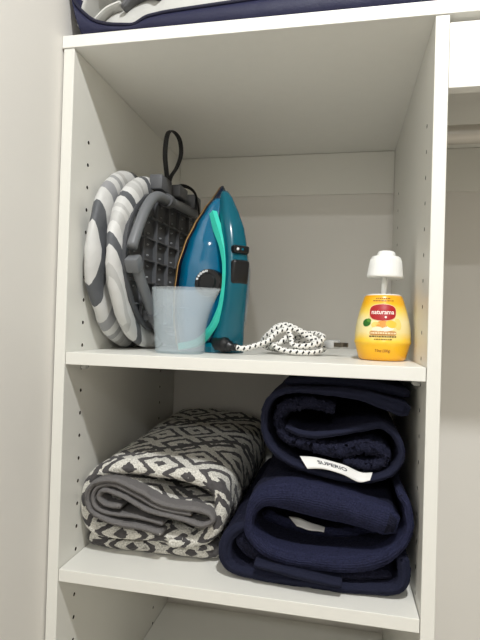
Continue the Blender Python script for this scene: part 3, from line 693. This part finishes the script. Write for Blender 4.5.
decal('leaf',oval(-.0180,.0535,.0034,.0026,2.2,20,-.4),.0005,prt('leaf_green_light',(88,140,50)),af)
for (x,z,a,b,c,rt_) in ((.000,.0485,.0085,.0050,(238,150,60),.1),(-.0085,.0475,.006,.0045,(246,206,110),0),(.0115,.0490,.0075,.0050,(240,196,70),-.2),(.003,.0435,.012,.0042,(250,238,216),0),(.0205,.049,.005,.008,(244,214,120),.3),(-.007,.0422,.007,.0034,(250,232,200),.1),(.001,.0500,.0035,.0026,(226,104,50),.2)):
    decal('fruit_print',oval(x,z,a,b,2,22,rt_),.00035+.00004*random.random(),prt('fruit_print_colour',c),af)
M_BRN=prt('brown_print',(150,84,32)); M_DK=prt('dark_print',(84,66,36))
decal('flavour_band',oval(.001,.0370,.0175,.0030,5,32),.0004,prt('band_tan',(196,138,70)),af)
# illegible small print as rows of short strokes
def strokes(name,cz,x0,x1,h,m,seed):
    rnd=random.Random(seed); x=x0; V=[];F=[]
    while x<x1:
        l=rnd.uniform(.0012,.0034); 
        b=len(V); V+=[wrap(x,cz-h/2,.0006),wrap(x+l,cz-h/2,.0006),wrap(x+l,cz+h/2,.0006),wrap(x,cz+h/2,.0006)]; F.append((b,b+1,b+2,b+3)); x+=l+.0008
    mesh_obj(name,V,F,m,af,False)
strokes('small_print',.0370,-.015,.017,.0022,prt('band_cream',(240,220,180)),1)
strokes('small_print',.0325,-.017,.018,.0016,M_DK,2)
strokes('small_print',.0288,-.010,.012,.0013,M_DK,3)
strokes('small_print',.0835,-.009,.008,.0011,M_BRN,4)
strokes('small_print',.0803,-.013,.013,.0012,M_BRN,5)
wtext('weight_lettering','7.0oz (200g)',.0052,.0195,.0135,M_BRN,.0005,af,.00005,.001)

for ch in af.children:                       # the cap and stem lean a little to the right
    if ch.name.split('.')[0] in ('stem','cap','cap_ridges'): ch.data.transform(Matrix.Translation((0,0,.089))@Matrix.Rotation(math.radians(2.6),4,'Y')@Matrix.Translation((0,0,-.089)))
# ------------------------------------------------------------------ bedding bag on the top shelf
M_BAGN=mat('navy_bag_fabric',srgb(25,27,58),.6,.12,60,.25,260,sheen=.15)
M_PIPE=mat('navy_piping',srgb(16,17,44),.5,.1,100)
M_QUILT=mat('white_quilt',srgb(196,195,190),.8,.06,40,.8,70)
M_VINYL=mat('clear_vinyl',srgb(214,213,208),.22,.03,20,coat=.5)
M_GREYC=mat('grey_cloth',srgb(104,104,106),.8,.1,80,.2,200)
bag=empty('bedding_bag',(.25,.2,ZTT),'navy piped bedding bag with white quilt inside, lying on the top shelf','bag')
ED=[(-.0135,.460),(-.008,.445),(.004,.431),(.021,.4175),(.041,.4105),(.062,.4075),(.078,.4062),(.086,.4095),(.096,.4145),(.110,.4170),(.130,.4190),(.186,.4215),(.28,.4255),(.40,.430),(.50,.434),(.56,.436)]
E3=catmull([(a,.010,b) for a,b in ED],.006)
rings=[]
for p in E3:
    z=p.z; h=z-ZTT; x=max(-.0150,p.x); sl=.021*max(0,1-(p.x+.0135)/.05); wv=.0012*nz((p.x,0,0),40,3)
    rings.append([(x+sl,.012,ZTT+.0006),(x+sl*.93,.007+wv,ZTT+.004),(x+sl*.62,.004+wv,ZTT+.35*h),(x+sl*.28,.0045+wv,ZTT+.7*h),(x,.009,z-.0015),(x,.013,z),(x,.019,z-.001),(x+sl,.020,ZTT+.0006)])
under(loft('front_band',rings,M_BAGN),bag)
under(tube('piping',[(max(-.0135,a),.0095,b+.0008) for a,b in ED],.0027,M_PIPE,None,.004,10),bag)
box_=under(box('bag_base',(.008,.016,ZTT+.0006),(.558,.42,ZTT+.011),M_BAGN,None,.004,2),bag)
under(loft('side_band',[[(.006,y,ZTT+.001),(-.006,y,ZTT+.03),(-.0150,y,zt),(-.0125,y,zt+.002),(-.0105,y,zt),(-.002,y,ZTT+.03),(.010,y,ZTT+.001)] for y,zt in ((.010,.457),(.05,.468),(.12,.475),(.25,.478),(.38,.47),(.42,.455))],M_BAGN),bag)
# quilt: a cushion with stitched channels
NX,NY=110,46; V=[];F=[]
for j in range(NY+1):
    for i in range(NX+1):
        x=.012+.538*i/NX; y=.0215+.39*j/NY
        ex=min(1,i/26,(NX-i)/9); ey=min(1,j/7,(NY-j)/7)
        env=math.sqrt(max(0,1-(1-ex)**2))*math.sqrt(max(0,1-(1-ey)**2))
        q=abs(math.sin(x*PI/.052))**.45*abs(math.sin((y-.02)*PI/.052))**.45
        V.append((x,y+.004*nz((x,y,0),18,9),ZTT+.012+env*(.078+.014*q+.010*nz((x,y,0),9,11)+.004*nz((x,y,0),40,12))))
for j in range(NY):
    for i in range(NX): a=j*(NX+1)+i; F.append((a,a+1,a+NX+2,a+NX+1))
n0=len(V); ed=[i for i in range(NX+1)]+[(j+1)*(NX+1)+NX for j in range(NY)]+[NY*(NX+1)+i for i in range(NX-1,-1,-1)]+[j*(NX+1) for j in range(NY-1,0,-1)]
V+=[(V[i][0],V[i][1],ZTT+.0112) for i in ed]
for k in range(len(ed)): F.append((ed[k],n0+k,n0+(k+1)%len(ed),ed[(k+1)%len(ed)]))
F.append(tuple(range(n0,n0+len(ed))))
under(mesh_obj('quilt',V,F,M_QUILT,None,True),bag)
under(ribbon('folded_grey_cloth',[(.060,.440),(.068,.450),(.080,.458),(.094,.462),(.106,.455)],.008,.016,.20,[M_GREYC],None,.004,.008,.004,.002,.0004,61,clampx=(-.01,.6)),bag)
under(ribbon('vinyl_corner',[(-.006,.420),(.000,.440),(.008,.462),(.020,.478),(.040,.488)],.005,.017,.40,[M_VINYL],None,.004,.012,.004,.0015,.0001,62,clampx=(-.0095,.6)),bag)
under(ribbon('vinyl_corner',[(.004,.412),(.02,.428),(.034,.440),(.052,.446)],.006,.018,.12,[M_VINYL],None,.004,.012,.004,.0015,.0001,63,clampx=(-.0095,.6)),bag)
